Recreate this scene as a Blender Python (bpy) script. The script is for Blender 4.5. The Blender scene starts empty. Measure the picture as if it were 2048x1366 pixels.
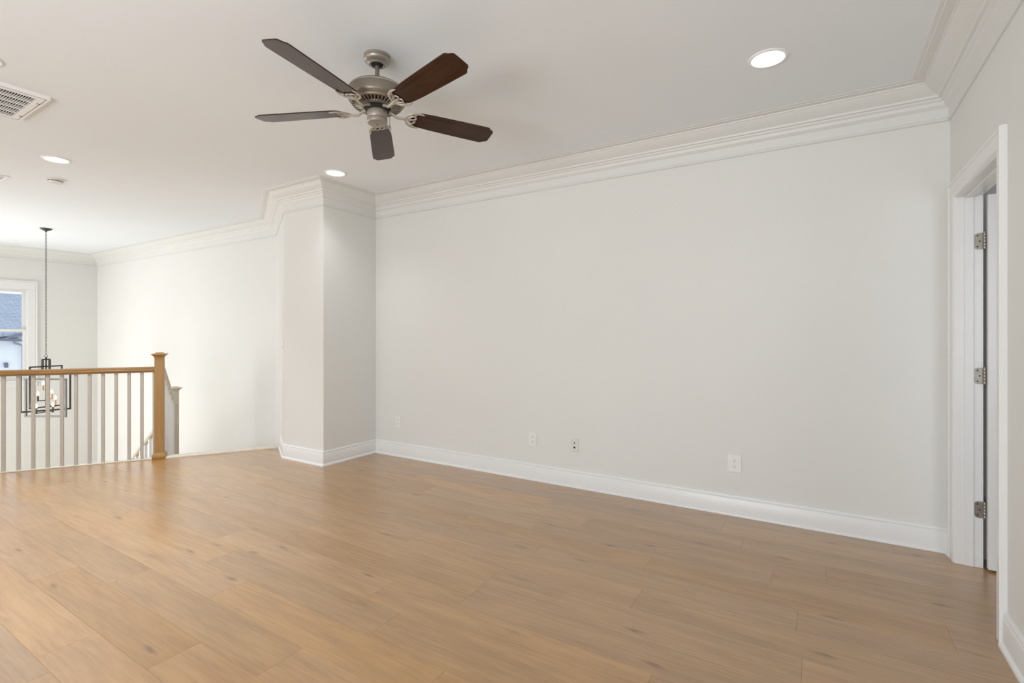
import bpy, bmesh, math, random
from mathutils import Vector, Matrix
random.seed(7)
PI = math.pi
S = bpy.context.scene
COL = S.collection

# ------------------------------------------------------------------ camera
CAM_X, CAM_Y, CAM_Z, YAW = -0.654, -3.8265, 1.28, 0.5528
cd = bpy.data.cameras.new('camera')
cam = bpy.data.objects.new('camera', cd)
COL.objects.link(cam)
cam.location = (CAM_X, CAM_Y, CAM_Z)
cam.rotation_euler = (PI / 2, 0, YAW)
cd.sensor_width = 36.0
cd.lens = 995.26 / 2048 * 36.0
cd.shift_y = -14.35 / 2048
cd.clip_start = 0.05
cd.clip_end = 200
S.camera = cam

# ------------------------------------------------------------------ view + sky
S.view_settings.view_transform = 'Standard'
S.view_settings.look = 'None'
S.view_settings.gamma = 1.0
S.view_settings.use_curve_mapping = False
S.view_settings.exposure = 0.05
W = bpy.data.worlds.new('sky')
S.world = W
W.use_nodes = True
bg = W.node_tree.nodes['Background']
bg.inputs[0].default_value = (0.86, 0.93, 1.0, 1)
bg.inputs[1].default_value = 1.27

# ------------------------------------------------------------------ added area lamps at unseen openings, in place of daylight
def area(name, loc, rot, sx, sy, watts, col=(1.0, 0.98, 0.95)):
    l = bpy.data.lights.new(name, 'AREA')
    l.shape = 'RECTANGLE'; l.size = sx; l.size_y = sy
    l.energy = watts; l.color = col
    o = bpy.data.objects.new(name, l); COL.objects.link(o)
    o.location = loc; o.rotation_euler = rot
    return o
# rot: (90,0,0) emits towards +Y, (90,0,-90) towards +X
FX, FY = -12.07, -4.6            # foyer far wall, foyer rear wall
LX, LY = -8.45, -6.0             # loft left wall, loft rear wall
UP = 0.65                        # tilts the added loft lamps upward to brighten the ceiling
area('fill_foyer_rear', (-10.3, FY - 0.16, -0.9), (PI / 2 + 0.45, 0, 0), 2.4, 3.0, 124, (1.0, 0.970, 0.935))  # added fill for the stair wall and foyer, from an unseen opening
area('fill_foyer_far', (FX - 0.20, -3.3, 0.8), (PI / 2 + 0.35, 0, -PI / 2), 1.3, 2.4, 62, (1.0, 0.970, 0.935))  # added fill for the foyer, outside an unseen second opening
area('fill_loft_rear', (-5.2, LY - 0.30, 1.2), (PI / 2 + UP, 0, 0), 1.4, 1.5, 20.0, (0.955, 0.985, 1.015))  # added fill behind the camera, outside an unseen opening
area('fill_loft_rear_near', (-1.9, LY - 0.30, 1.2), (PI / 2 + UP, 0, 0), 2.0, 1.5, 119, (0.955, 0.985, 1.015))  # added fill behind the camera, lights the long wall and ceiling

area('fill_next_room', (0.9, -2.46, 1.4), (PI / 2, 0, 0), 0.8, 1.2, 7, (0.955, 0.985, 1.015))  # added fill to brighten the open door leaf

# ------------------------------------------------------------------ materials
def pmat(name, col, rough=0.5, metal=0.0, spec=0.5, bump=None, var=None, coat=0.0):
    m = bpy.data.materials.new(name); m.use_nodes = True
    nt = m.node_tree; b = nt.nodes['Principled BSDF']
    b.inputs['Base Color'].default_value = (*col, 1)
    b.inputs['Roughness'].default_value = rough
    b.inputs['Metallic'].default_value = metal
    b.inputs['Specular IOR Level'].default_value = spec
    b.inputs['Coat Weight'].default_value = coat
    tc = nt.nodes.new('ShaderNodeTexCoord')
    if var:
        sc, amt = var
        n = nt.nodes.new('ShaderNodeTexNoise'); n.inputs['Scale'].default_value = sc
        n.inputs['Detail'].default_value = 3
        nt.links.new(tc.outputs['Object'], n.inputs['Vector'])
        r = nt.nodes.new('ShaderNodeValToRGB')
        r.color_ramp.elements[0].position = 0.3; r.color_ramp.elements[1].position = 0.7
        r.color_ramp.elements[0].color = (*[c * (1 - amt) for c in col], 1)
        r.color_ramp.elements[1].color = (*[min(1, c * (1 + amt)) for c in col], 1)
        nt.links.new(n.outputs['Fac'], r.inputs['Fac'])
        nt.links.new(r.outputs['Color'], b.inputs['Base Color'])
    if bump:
        sc, st = bump
        n = nt.nodes.new('ShaderNodeTexNoise'); n.inputs['Scale'].default_value = sc
        n.inputs['Detail'].default_value = 4
        nt.links.new(tc.outputs['Object'], n.inputs['Vector'])
        bp = nt.nodes.new('ShaderNodeBump'); bp.inputs['Strength'].default_value = st
        bp.inputs['Distance'].default_value = 0.002
        nt.links.new(n.outputs['Fac'], bp.inputs['Height'])
        nt.links.new(bp.outputs['Normal'], b.inputs['Normal'])
    return m
def emat(name, col, strength):
    m = bpy.data.materials.new(name); m.use_nodes = True
    b = m.node_tree.nodes['Principled BSDF']
    b.inputs['Base Color'].default_value = (0.9, 0.9, 0.88, 1)
    b.inputs['Emission Color'].default_value = (*col, 1)
    b.inputs['Emission Strength'].default_value = strength
    return m
M = {}
M['wall'] = pmat('warm_white_wall_paint', (0.768, 0.768, 0.742), 0.62, spec=0.3, bump=(220, 0.06), var=(1.3, 0.006))
M['ceiling'] = pmat('flat_ceiling_paint', (0.850, 0.890, 0.920), 0.85, spec=0.15, var=(1.1, 0.006))
M['trim'] = pmat('white_gloss_trim_paint', (0.81, 0.81, 0.805), 0.32, spec=0.5, var=(2.0, 0.004))
M['crown'] = pmat('warm_white_crown_paint', (0.760, 0.764, 0.745), 0.45, spec=0.4, var=(2.0, 0.004))
M['white_plastic'] = pmat('white_plastic', (0.84, 0.835, 0.82), 0.35, var=(9, 0.01))
M['white_metal'] = pmat('white_enamel', (0.90, 0.905, 0.905), 0.4, var=(6, 0.01))
M['black'] = pmat('dark_void', (0.012, 0.011, 0.010), 0.8, var=(10, 0.2))
M['grey_void'] = pmat('grey_duct_filter', (0.075, 0.075, 0.072), 0.9, var=(60, 0.5))
M['pewter'] = pmat('brushed_pewter', (0.255, 0.222, 0.178), 0.42, metal=0.6, bump=(160, 0.08), var=(7, 0.06))
M['pewter_light'] = pmat('satin_pewter_cast', (0.50, 0.46, 0.40), 0.45, metal=0.45, bump=(90, 0.1), var=(12, 0.07))
M['pewter_mid'] = pmat('satin_pewter', (0.36, 0.325, 0.275), 0.38, metal=0.55, bump=(120, 0.08), var=(9, 0.06))
M['steel'] = pmat('aged_steel_hinge', (0.34, 0.32, 0.28), 0.40, metal=0.8, bump=(120, 0.1), var=(30, 0.1))
M['gunmetal'] = pmat('dark_gunmetal', (0.075, 0.072, 0.066), 0.42, metal=0.6, var=(14, 0.15))
M['greymetal'] = pmat('grey_brushed_metal', (0.17, 0.17, 0.165), 0.5, metal=0.4, var=(14, 0.1))
M['copper'] = pmat('warm_copper_sleeve', (0.62, 0.36, 0.20), 0.35, metal=0.6, var=(10, 0.08))
M['candle'] = pmat('dark_candle_sleeve', (0.08, 0.065, 0.05), 0.5, var=(14, 0.15))
M['baluster'] = pmat('greige_painted_baluster', (0.50, 0.46, 0.40), 0.5, var=(8, 0.02))
M['pale_nosing'] = pmat('pale_painted_nosing', (0.72, 0.66, 0.57), 0.45, var=(12, 0.05))
M['pale_post'] = pmat('pale_primed_wood', (0.63, 0.56, 0.45), 0.5, var=(9, 0.06))
M['bulb'] = emat('warm_bulb_glow', (1.0, 0.80, 0.52), 9.0)
M['led'] = emat('frosted_led_lens', (1.0, 0.96, 0.86), 7.0)
M['led_green'] = emat('green_status_led', (0.55, 0.65, 0.12), 0.35)

def wood(name, base, dark, rough, scale=1.0, axis='X', knots=False, coat=0.0, attr=False, spec=0.4):
    m = bpy.data.materials.new(name); m.use_nodes = True
    nt = m.node_tree; N = nt.nodes; L = nt.links
    b = N['Principled BSDF']; b.inputs['Roughness'].default_value = rough
    b.inputs['Specular IOR Level'].default_value = spec
    b.inputs['Coat Weight'].default_value = coat; b.inputs['Coat Roughness'].default_value = 0.27; b.inputs['Coat IOR'].default_value = 1.95
    tc = N.new('ShaderNodeTexCoord')
    vec = tc.outputs['Object']
    if attr:
        at = N.new('ShaderNodeAttribute'); at.attribute_name = 'plank'
        sep = N.new('ShaderNodeSeparateColor'); L.new(at.outputs['Color'], sep.inputs['Color'])
        ad = N.new('ShaderNodeVectorMath'); ad.operation = 'MULTIPLY_ADD'
        L.new(at.outputs['Color'], ad.inputs[0]); ad.inputs[1].default_value = (31, 17, 23); L.new(vec, ad.inputs[2])
        vec = ad.outputs[0]
    mp = N.new('ShaderNodeMapping')
    st = {'X': (2.4, 38, 38), 'Y': (26, 1.3, 26), 'Z': (26, 26, 1.3)}[axis]
    mp.inputs['Scale'].default_value = tuple(s * scale for s in st)
    L.new(vec, mp.inputs['Vector'])
    n1 = N.new('ShaderNodeTexNoise'); n1.inputs['Scale'].default_value = 1.6; n1.inputs['Detail'].default_value = 6
    n1.inputs['Roughness'].default_value = 0.62; n1.inputs['Distortion'].default_value = 0.5
    L.new(mp.outputs[0], n1.inputs['Vector'])
    mp2 = N.new('ShaderNodeMapping')
    st2 = {'X': (0.9, 5.5, 5.5), 'Y': (5.5, 0.9, 5.5), 'Z': (5.5, 5.5, 0.9)}[axis]
    mp2.inputs['Scale'].default_value = tuple(s * scale for s in st2)
    L.new(vec, mp2.inputs['Vector'])
    n2 = N.new('ShaderNodeTexNoise'); n2.inputs['Scale'].default_value = 1.8; n2.inputs['Detail'].default_value = 4
    n2.inputs['Distortion'].default_value = 0.7
    L.new(mp2.outputs[0], n2.inputs['Vector'])
    mx = N.new('ShaderNodeMath'); mx.operation = 'MULTIPLY_ADD'; mx.inputs[1].default_value = 0.55
    m2 = N.new('ShaderNodeMath'); m2.operation = 'MULTIPLY'; m2.inputs[1].default_value = 0.45
    L.new(n2.outputs['Fac'], m2.inputs[0]); L.new(n1.outputs['Fac'], mx.inputs[0]); L.new(m2.outputs[0], mx.inputs[2])
    r = N.new('ShaderNodeValToRGB')
    r.color_ramp.elements[0].position = 0.31; r.color_ramp.elements[0].color = (*dark, 1)
    r.color_ramp.elements[1].position = 0.61; r.color_ramp.elements[1].color = (*base, 1)
    L.new(mx.outputs[0], r.inputs['Fac'])
    col = r.outputs['Color']
    if knots:
        mk = N.new('ShaderNodeMapping'); mk.inputs['Scale'].default_value = (1.7, 6.5, 1)
        L.new(vec, mk.inputs['Vector'])
        nw = N.new('ShaderNodeTexNoise'); nw.inputs['Scale'].default_value = 3.0
        L.new(mk.outputs[0], nw.inputs['Vector'])
        mxv = N.new('ShaderNodeVectorMath'); mxv.operation = 'MULTIPLY_ADD'
        L.new(nw.outputs['Color'], mxv.inputs[0]); mxv.inputs[1].default_value = (0.25, 0.25, 0); L.new(mk.outputs[0], mxv.inputs[2])
        v = N.new('ShaderNodeTexVoronoi'); v.voronoi_dimensions = '2D'; v.inputs['Scale'].default_value = 1.0
        L.new(mxv.outputs[0], v.inputs['Vector'])
        sp = N.new('ShaderNodeSeparateColor'); L.new(v.outputs['Color'], sp.inputs['Color'])
        gt = N.new('ShaderNodeMath'); gt.operation = 'GREATER_THAN'; gt.inputs[1].default_value = 0.50
        L.new(sp.outputs[0], gt.inputs[0])
        rr = N.new('ShaderNodeMapRange'); rr.inputs[1].default_value = 0.0; rr.inputs[2].default_value = 0.12
        rr.inputs[3].default_value = 0.85; rr.inputs[4].default_value = 0.0
        L.new(v.outputs['Distance'], rr.inputs[0])
        mu = N.new('ShaderNodeMath'); mu.operation = 'MULTIPLY'
        L.new(rr.outputs[0], mu.inputs[0]); L.new(gt.outputs[0], mu.inputs[1])
        mu2 = N.new('ShaderNodeMath'); mu2.operation = 'MULTIPLY'
        L.new(mu.outputs[0], mu2.inputs[0]); L.new(sp.outputs[1], mu2.inputs[1])
        mc = N.new('ShaderNodeMix'); mc.data_type = 'RGBA'
        L.new(mu2.outputs[0], mc.inputs['Factor']); L.new(col, mc.inputs['A'])
        mc.inputs['B'].default_value = (dark[0] * 0.34, dark[1] * 0.27, dark[2] * 0.24, 1)
        col = mc.outputs['Result']
    if attr:
        hs = N.new('ShaderNodeHueSaturation')
        mr = N.new('ShaderNodeMapRange'); mr.inputs[3].default_value = 0.90; mr.inputs[4].default_value = 1.09
        L.new(sep.outputs[0], mr.inputs[0]); L.new(mr.outputs[0], hs.inputs['Value'])
        ms = N.new('ShaderNodeMapRange'); ms.inputs[3].default_value = 0.92; ms.inputs[4].default_value = 1.05
        L.new(sep.outputs[1], ms.inputs[0]); L.new(ms.outputs[0], hs.inputs['Saturation'])
        L.new(col, hs.inputs['Color']); col = hs.outputs['Color']
    L.new(col, b.inputs['Base Color'])
    bp = N.new('ShaderNodeBump'); bp.inputs['Strength'].default_value = 0.10; bp.inputs['Distance'].default_value = 0.001
    L.new(n1.outputs['Fac'], bp.inputs['Height']); L.new(bp.outputs['Normal'], b.inputs['Normal'])
    return m
M['floor'] = wood('light_oak_plank', (0.460, 0.246, 0.074), (0.310, 0.149, 0.038), 0.40, axis='X', knots=True, attr=True, spec=0.25, coat=1.0)
M['oak'] = wood('golden_oak', (0.42, 0.235, 0.072), (0.33, 0.172, 0.045), 0.40, scale=1.6, axis='Z')
M['oak_rail'] = wood('golden_oak_rail', (0.35, 0.195, 0.066), (0.23, 0.118, 0.036), 0.40, scale=1.6, axis='X')
M['walnut'] = wood('dark_walnut_blade', (0.060, 0.028, 0.016), (0.026, 0.011, 0.006), 0.15, scale=2.0, axis='X', spec=0.22, coat=0.0)
M['tread'] = wood('pale_oak_tread', (0.55, 0.40, 0.24), (0.42, 0.28, 0.15), 0.4, axis='X')

def glass(name):
    m = bpy.data.materials.new(name); m.use_nodes = True
    nt = m.node_tree; nt.nodes.remove(nt.nodes['Principled BSDF'])
    out = nt.nodes['Material Output']
    t = nt.nodes.new('ShaderNodeBsdfTransparent'); t.inputs[0].default_value = (0.95, 0.97, 0.98, 1)
    g = nt.nodes.new('ShaderNodeBsdfGlossy'); g.inputs['Roughness'].default_value = 0.02
    fr = nt.nodes.new('ShaderNodeFresnel'); fr.inputs[0].default_value = 1.4
    mx = nt.nodes.new('ShaderNodeMixShader')
    nt.links.new(fr.outputs[0], mx.inputs[0]); nt.links.new(t.outputs[0], mx.inputs[1]); nt.links.new(g.outputs[0], mx.inputs[2])
    nt.links.new(mx.outputs[0], out.inputs['Surface'])
    return m
M['glass'] = glass('window_glass')
def shingles():
    m = bpy.data.materials.new('blue_grey_shingles'); m.use_nodes = True
    nt = m.node_tree; b = nt.nodes['Principled BSDF']; b.inputs['Roughness'].default_value = 0.9
    tc = nt.nodes.new('ShaderNodeTexCoord'); mp = nt.nodes.new('ShaderNodeMapping')
    mp.inputs['Rotation'].default_value = (0, 0, PI / 2)
    nt.links.new(tc.outputs['Object'], mp.inputs[0])
    br = nt.nodes.new('ShaderNodeTexBrick'); br.inputs['Scale'].default_value = 1.0
    br.inputs['Brick Width'].default_value = 0.30; br.inputs['Row Height'].default_value = 0.13
    br.inputs['Mortar Size'].default_value = 0.012
    br.inputs['Color1'].default_value = (0.36, 0.42, 0.53, 1); br.inputs['Color2'].default_value = (0.46, 0.51, 0.61, 1)
    br.inputs['Mortar'].default_value = (0.27, 0.31, 0.40, 1)
    nt.links.new(mp.outputs[0], br.inputs['Vector']); nt.links.new(br.outputs['Color'], b.inputs['Base Color'])
    return m
M['shingle'] = shingles()
M['siding'] = pmat('white_painted_siding', (0.90, 0.91, 0.93), 0.7, var=(3, 0.01))
M['bluegrey'] = pmat('blue_grey_metal', (0.16, 0.165, 0.24), 0.5, var=(5, 0.1))
M['gutter'] = pmat('grey_downspout', (0.34, 0.35, 0.40), 0.5, var=(5, 0.05))

# ------------------------------------------------------------------ mesh helpers
def T(bm, vs, mat):
    if mat is not None:
        bmesh.ops.transform(bm, matrix=mat, verts=vs)
def add_box(bm, c, s, bevel=0.0, mat=None, seg=1):
    r = bmesh.ops.create_cube(bm, size=1.0)
    vs = r['verts']
    bmesh.ops.scale(bm, vec=s, verts=vs)
    bmesh.ops.translate(bm, vec=c, verts=vs)
    if bevel:
        es = list({e for v in vs for e in v.link_edges})
        rr = bmesh.ops.bevel(bm, geom=es, offset=bevel, segments=seg, affect='EDGES', profile=0.5)
        vs = list({v for f in rr['faces'] for v in f.verts} | {v for v in vs if v.is_valid})
    T(bm, [v for v in vs if v.is_valid], mat)
def add_b(bm, lo, hi, bevel=0.0, mat=None):
    c = [(a + b) / 2 for a, b in zip(lo, hi)]; s = [abs(b - a) for a, b in zip(lo, hi)]
    add_box(bm, c, s, bevel, mat)
def add_prism(bm, poly, z0, z1, mat=None):
    a = [bm.verts.new((x, y, z0)) for x, y in poly]
    b = [bm.verts.new((x, y, z1)) for x, y in poly]
    n = len(poly)
    bm.faces.new(a[::-1]); bm.faces.new(b)
    for i in range(n):
        bm.faces.new((a[i], a[(i + 1) % n], b[(i + 1) % n], b[i]))
    T(bm, a + b, mat)
def add_lathe(bm, prof, seg=40, c=(0, 0, 0), mat=None, cap=True):
    rings = []; allv = []
    for r, z in prof:
        ring = [bm.verts.new((c[0] + r * math.cos(2 * PI * i / seg), c[1] + r * math.sin(2 * PI * i / seg), c[2] + z)) for i in range(seg)]
        rings.append(ring); allv += ring
    for a, b in zip(rings, rings[1:]):
        for i in range(seg):
            bm.faces.new((a[i], a[(i + 1) % seg], b[(i + 1) % seg], b[i]))
    if cap:
        bm.faces.new(rings[0][::-1]); bm.faces.new(rings[-1])
    T(bm, allv, mat)
def frames(pts, closed=False):
    n = len(pts); out = []
    prev = None
    for i in range(n):
        if closed:
            t = pts[(i + 1) % n] - pts[i - 1]
        else:
            t = pts[min(i + 1, n - 1)] - pts[max(i - 1, 0)]
        t.normalize()
        if prev is None:
            up = Vector((0, 0, 1)) if abs(t.z) < 0.9 else Vector((1, 0, 0))
            u = t.cross(up).normalized()
        else:
            u = (prev - t * prev.dot(t)).normalized()
        prev = u
        out.append((u, t.cross(u).normalized()))
    return out
def add_tube(bm, pts, rad, seg=10, ry=None, closed=False, mat=None):
    pts = [Vector(p) for p in pts]; n = len(pts)
    fr = frames(pts, closed); rings = []; allv = []
    for i, p in enumerate(pts):
        r = rad[i] if isinstance(rad, (list, tuple)) else rad
        q = r if ry is None else (ry[i] if isinstance(ry, (list, tuple)) else ry)
        u, v = fr[i]
        ring = [bm.verts.new(p + u * (r * math.cos(2 * PI * k / seg)) + v * (q * math.sin(2 * PI * k / seg))) for k in range(seg)]
        rings.append(ring); allv += ring
    prs = list(zip(rings, rings[1:])) + ([(rings[-1], rings[0])] if closed else [])
    for a, b in prs:
        for k in range(seg):
            bm.faces.new((a[k], a[(k + 1) % seg], b[(k + 1) % seg], b[k]))
    if not closed:
        bm.faces.new(rings[0][::-1]); bm.faces.new(rings[-1])
    T(bm, allv, mat)
def add_sweep(bm, prof, A, B, inn, nA, nB):
    """profile (p out of the wall, z) swept from A to B on plan; inn = unit vector into the room;
    nA / nB = 2D mitre vectors (offset per unit p) at both ends"""
    a = [bm.verts.new((A[0] + nA[0] * p, A[1] + nA[1] * p, z)) for p, z in prof]
    b = [bm.verts.new((B[0] + nB[0] * p, B[1] + nB[1] * p, z)) for p, z in prof]
    for i in range(len(prof)):
        j = (i + 1) % len(prof)
        bm.faces.new((a[i], b[i], b[j], a[j]))
    bm.faces.new(a[::-1]); bm.faces.new(b)
def link(name, bm, m, parent=None, smooth=None, recalc=True):
    if recalc:
        bmesh.ops.recalc_face_normals(bm, faces=bm.faces[:])
    me = bpy.data.meshes.new(name)
    bm.to_mesh(me); bm.free()
    if m is not None:
        me.materials.append(M[m] if isinstance(m, str) else m)
    if smooth is not None:
        for p in me.polygons: p.use_smooth = True
        me.set_sharp_from_angle(angle=math.radians(smooth))
    o = bpy.data.objects.new(name, me); COL.objects.link(o)
    if parent is not None:
        o.parent = parent
    return o
def struct(name, bm, m, parent=None, smooth=None):
    o = link(name, bm, m, parent, smooth)
    if parent is None: o['kind'] = 'structure'
    return o
def thing(name, label, cat, loc=(0, 0, 0), rz=0.0, group=None):
    o = bpy.data.objects.new(name, None); COL.objects.link(o)
    o.empty_display_size = 0.1
    o.location = loc; o.rotation_euler = (0, 0, rz)
    o['label'] = label; o['category'] = cat
    if group: o['group'] = group
    return o
def tag(o, label, cat, group=None):
    o['label'] = label; o['category'] = cat
    if group: o['group'] = group
    return o
def copy_tree(o, parent=None):
    c = o.copy(); COL.objects.link(c)
    if parent is not None: c.parent = parent
    for ch in list(o.children): copy_tree(ch, c)
    return c
def NB(): return bmesh.new()

# ------------------------------------------------------------------ plan
H = 2.74
ZL = -3.0                                   # foyer floor below
XP, YP = -4.753, -0.672                      # pier: right face, front face
P1 = (-5.377, -0.672)                        # pier front left corner
P2 = (-6.55, 0.0)                            # where the slanting return meets the long wall
ED = Vector((0.53, 0.848)).normalized()      # direction of the landing edge
EN = Vector((-ED.y, ED.x))                   # out over the stairwell
E0 = Vector((-6.456, -1.366))                # point on the floor edge by the newel
def edge(t, off=0.0):
    return E0 + ED * t + EN * off
T_END = -3.70                                # rail end at the loft's left wall (out of frame)

# ------------------------------------------------------------------ floor: one plank floor, bounded by the landing edge
def build_floor():
    bm = bmesh.new()
    lay = bm.loops.layers.color.new('plank') if hasattr(bm.loops.layers, 'color') else None
    w = 0.1975
    y_ref = -2.745
    known = {0: -2.84, 1: -2.446 , 2: -3.18, 3: -2.29, -1: -3.288, 7: -1.406, 8: -0.738}
    k0 = math.floor((LY - 0.1 - y_ref) / w); k1 = math.ceil((0.0 - y_ref) / w)
    rnd = random.Random(11)
    cols = []
    for k in range(k0, k1 + 1):
        # row k spans y_ref + (k-1)*w .. y_ref + k*w
        yb, ya = y_ref + (k - 1) * w, y_ref + k * w
        ya = min(ya, 0.0)
        if ya - yb < 0.01: continue
        Lk = rnd.uniform(1.28, 1.42)
        xs = known.get(k, rnd.uniform(-3.4, -2.0))
        while xs > -9.2: xs -= Lk
        while xs < 1.7:
            a, b = xs, min(xs + Lk, 1.7)
            xs += Lk
            if b - a < 0.02: continue
            g, d = 0.0008, 0.0012
            lo = [(a, yb), (b, yb), (b, ya), (a, ya)]
            hi = [(a + g, yb + g), (b - g, yb + g), (b - g, ya - g), (a + g, ya - g)]
            v0 = [bm.verts.new((x, y, -d)) for x, y in lo]
            v1 = [bm.verts.new((x, y, 0)) for x, y in hi]
            c = (rnd.random(), rnd.random(), rnd.random(), 1)
            fs = [bm.faces.new(v1)]
            for i in range(4):
                fs.append(bm.faces.new((v0[i], v0[(i + 1) % 4], v1[(i + 1) % 4], v1[i])))
            for f in fs:
                for l in f.loops: l[lay] = c
    # cut along the landing edge
    geom = bm.verts[:] + bm.edges[:] + bm.faces[:]
    bmesh.ops.bisect_plane(bm, geom=geom, plane_co=(E0.x, E0.y, 0), plane_no=(EN.x, EN.y, 0), clear_outer=True)
    # slab under the planks
    a, b = edge(3.0), edge(-6.5)
    poly = [(1.7, 0.0), (a.x + 0.9, 0.0), (edge(1.2).x, edge(1.2).y), (edge(-5.46).x, edge(-5.46).y), (1.7, LY - 0.1)]
    n0 = len(bm.faces)
    add_prism(bm, poly, -0.25, -0.0011)
    bm.faces.ensure_lookup_table()
    for f in bm.faces[n0:]:
        for l in f.loops: l[lay] = (0.2, 0.5, 0.5, 1)
    o = link('floor', bm, 'floor', recalc=False)
    o['kind'] = 'structure'
    return o
build_floor()

# ------------------------------------------------------------------ walls, ceiling
TK = 0.12
bm = NB(); add_b(bm, (FX - TK, -6.2, H), (1.8, 0.2, H + 0.15)); struct('ceiling', bm, 'ceiling')
bm = NB(); add_b(bm, (FX - TK, 0, ZL - 0.1), (1.8, TK, H)); struct('wall_back', bm, 'wall')
# right wall with the door opening
DY0, DY1, DH = -0.155, -0.942, 2.044        # jamb faces and head
WX = 0.107
bm = NB()
add_b(bm, (0, DY0 + 0.02, -0.02), (WX, 0.0, H))
add_b(bm, (0, LY - TK, -0.02), (WX, DY1 - 0.02, H))
add_b(bm, (0, DY1 - 0.02, DH + 0.02), (WX, DY0 + 0.02, H))
struct('wall_right', bm, 'wall')
bm = NB()
add_prism(bm, [(XP, 0.0), (XP, YP), P1, P2], -0.25, H)
struct('wall_pier', bm, 'wall')
# far foyer wall with the window opening
WY0, WY1, WZ0, WZ1 = -0.955, -2.00, 0.525, 2.045
bm = NB()
add_b(bm, (FX - TK, WY0, ZL - 0.1), (FX, 0, H))
add_b(bm, (FX - TK, WY1, ZL - 0.1), (FX, WY0, WZ0))
add_b(bm, (FX - TK, WY1, WZ1), (FX, WY0, H))
add_b(bm, (FX - TK, -2.6, ZL - 0.1), (FX, WY1, H))
add_b(bm, (FX - TK, -4.0, ZL - 0.1), (FX, -2.6, -0.45))  # unseen second opening above this, put in for the foyer fill lamp
add_b(bm, (FX - TK, -4.0, 2.25), (FX, -2.6, H))
add_b(bm, (FX - TK, FY - TK, ZL - 0.1), (FX, -4.0, H))
struct('wall_far', bm, 'wall')
def wall_with_hole(name, axis, at, th, a0, a1, z0, z1, holes):
    """wall along an axis with rectangular openings (a, b, zlo, zhi)"""
    bm = NB()
    def bx(a, b, zl, zh):
        if b - a < 1e-4 or zh - zl < 1e-4: return
        if axis == 'X': add_b(bm, (a, min(at, at + th), zl), (b, max(at, at + th), zh))
        else: add_b(bm, (min(at, at + th), a, zl), (max(at, at + th), b, zh))
    cur = a0
    for (ha, hb, hl, hh) in sorted(holes):
        bx(cur, ha, z0, z1); bx(ha, hb, z0, hl); bx(ha, hb, hh, z1); cur = hb
    bx(cur, a1, z0, z1)
    return struct(name, bm, 'wall')
wall_with_hole('wall_foyer_rear', 'X', FY, -TK, FX - TK, LX, ZL - 0.1, H, [(-11.5, -9.1, -2.4, 0.6)])  # unseen opening put in for the foyer fill lamp
wall_with_hole('wall_left', 'Y', LX, -TK, LY - TK, FY, -0.02, H, [])
wall_with_hole('wall_front', 'X', LY, -TK, LX - TK, WX, -0.02, H, [(-5.9, -4.5, 0.5, 2.2), (-2.9, -0.9, 0.5, 2.2)])  # unseen openings put in for the loft fill lamps
# wall under the landing edge and the foyer floor
bm = NB()
q = [edge(0.92, -0.02), edge(-5.5, -0.02), edge(-5.5, -0.12), edge(0.92, -0.12)]
add_prism(bm, [(v.x, v.y) for v in q], ZL, -0.02)
struct('wall_landing', bm, 'wall')
bm = NB(); add_b(bm, (FX - TK, FY - TK, ZL - 0.15), (-5.0, 0.0, ZL)); struct('floor_lower', bm, 'tread')
# the next room beyond the door
bm = NB()
add_b(bm, (1.6, -2.3, -0.02), (1.7, 0, H))
for lo, hi in (((WX, -2.4, -0.02), (0.5, -2.3, H)), ((1.3, -2.4, -0.02), (1.7, -2.3, H)), ((0.5, -2.4, -0.02), (1.3, -2.3, 0.8)), ((0.5, -2.4, 2.0), (1.3, -2.3, H))):  # leaves an unseen opening for the added next-room lamp
    add_b(bm, lo, hi)
struct('wall_beyond', bm, 'wall')

# ------------------------------------------------------------------ crown and baseboard, one piece per wall
def ncross(d):                               # room is on the right of the walking direction below
    return Vector((d.y, -d.x))
LOOP = [(-0.0, LY), (0.0, 0.0), (XP, 0.0), (XP, YP), P1, P2, (FX, 0.0), (FX, FY), (LX, FY), (LX, LY)]
LV = [Vector(p) for p in LOOP]
def seg_data(i):
    n = len(LV)
    A, B = LV[i], LV[(i + 1) % n]
    d = (B - A).normalized(); nin = Vector((-d.y, d.x))
    return A, B, d, nin
def mitre(i):                                # mitre at vertex i
    n = len(LV)
    _, _, d0, n0 = seg_data((i - 1) % n); _, _, d1, n1 = seg_data(i)
    m = (n0 + n1); m = m / (m.dot(n0))
    return m
CROWN = [(0, 2.531), (0.010, 2.531), (0.016, 2.536), (0.014, 2.546), (0.009, 2.552), (0.011, 2.605), (0.020, 2.612), (0.030, 2.622),
         (0.034, 2.640), (0.046, 2.648), (0.050, 2.657), (0.064, 2.660), (0.068, 2.672), (0.082, 2.680), (0.098, 2.690),
         (0.118, 2.704), (0.134, 2.722), (0.141, 2.724), (0.143, 2.731), (0.181, 2.7315), (0.184, 2.735), (0.197, 2.735),
         (0.204, 2.738), (0.206, 2.7405), (0, 2.7405)]
BASE = [(0, 0), (0.0285, 0), (0.0285, 0.008), (0.026, 0.014), (0.021, 0.019), (0.0155, 0.0215), (0.0155, 0.117), (0.0145, 0.119),
        (0.0105, 0.1225), (0.0105, 0.1255), (0.0135, 0.128), (0.0125, 0.135), (0.008, 0.1425), (0, 0.1435)]
inn_sign = 1
for i in range(len(LV)):
    A, B, d, nin = seg_data(i)
    # make the normal point into the room
    bm = NB()
    add_sweep(bm, CROWN, A, B, nin, mitre(i), mitre((i + 1) % len(LV)))
    struct('trim_%d' % (i + 1), bm, 'crown', smooth=28)
def base_seg(name, A, B, nin, mA, mB):
    bm = NB(); add_sweep(bm, BASE, A, B, nin, mA, mB); struct(name, bm, 'trim', smooth=28)
A, B, d, nin = seg_data(0)
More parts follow.
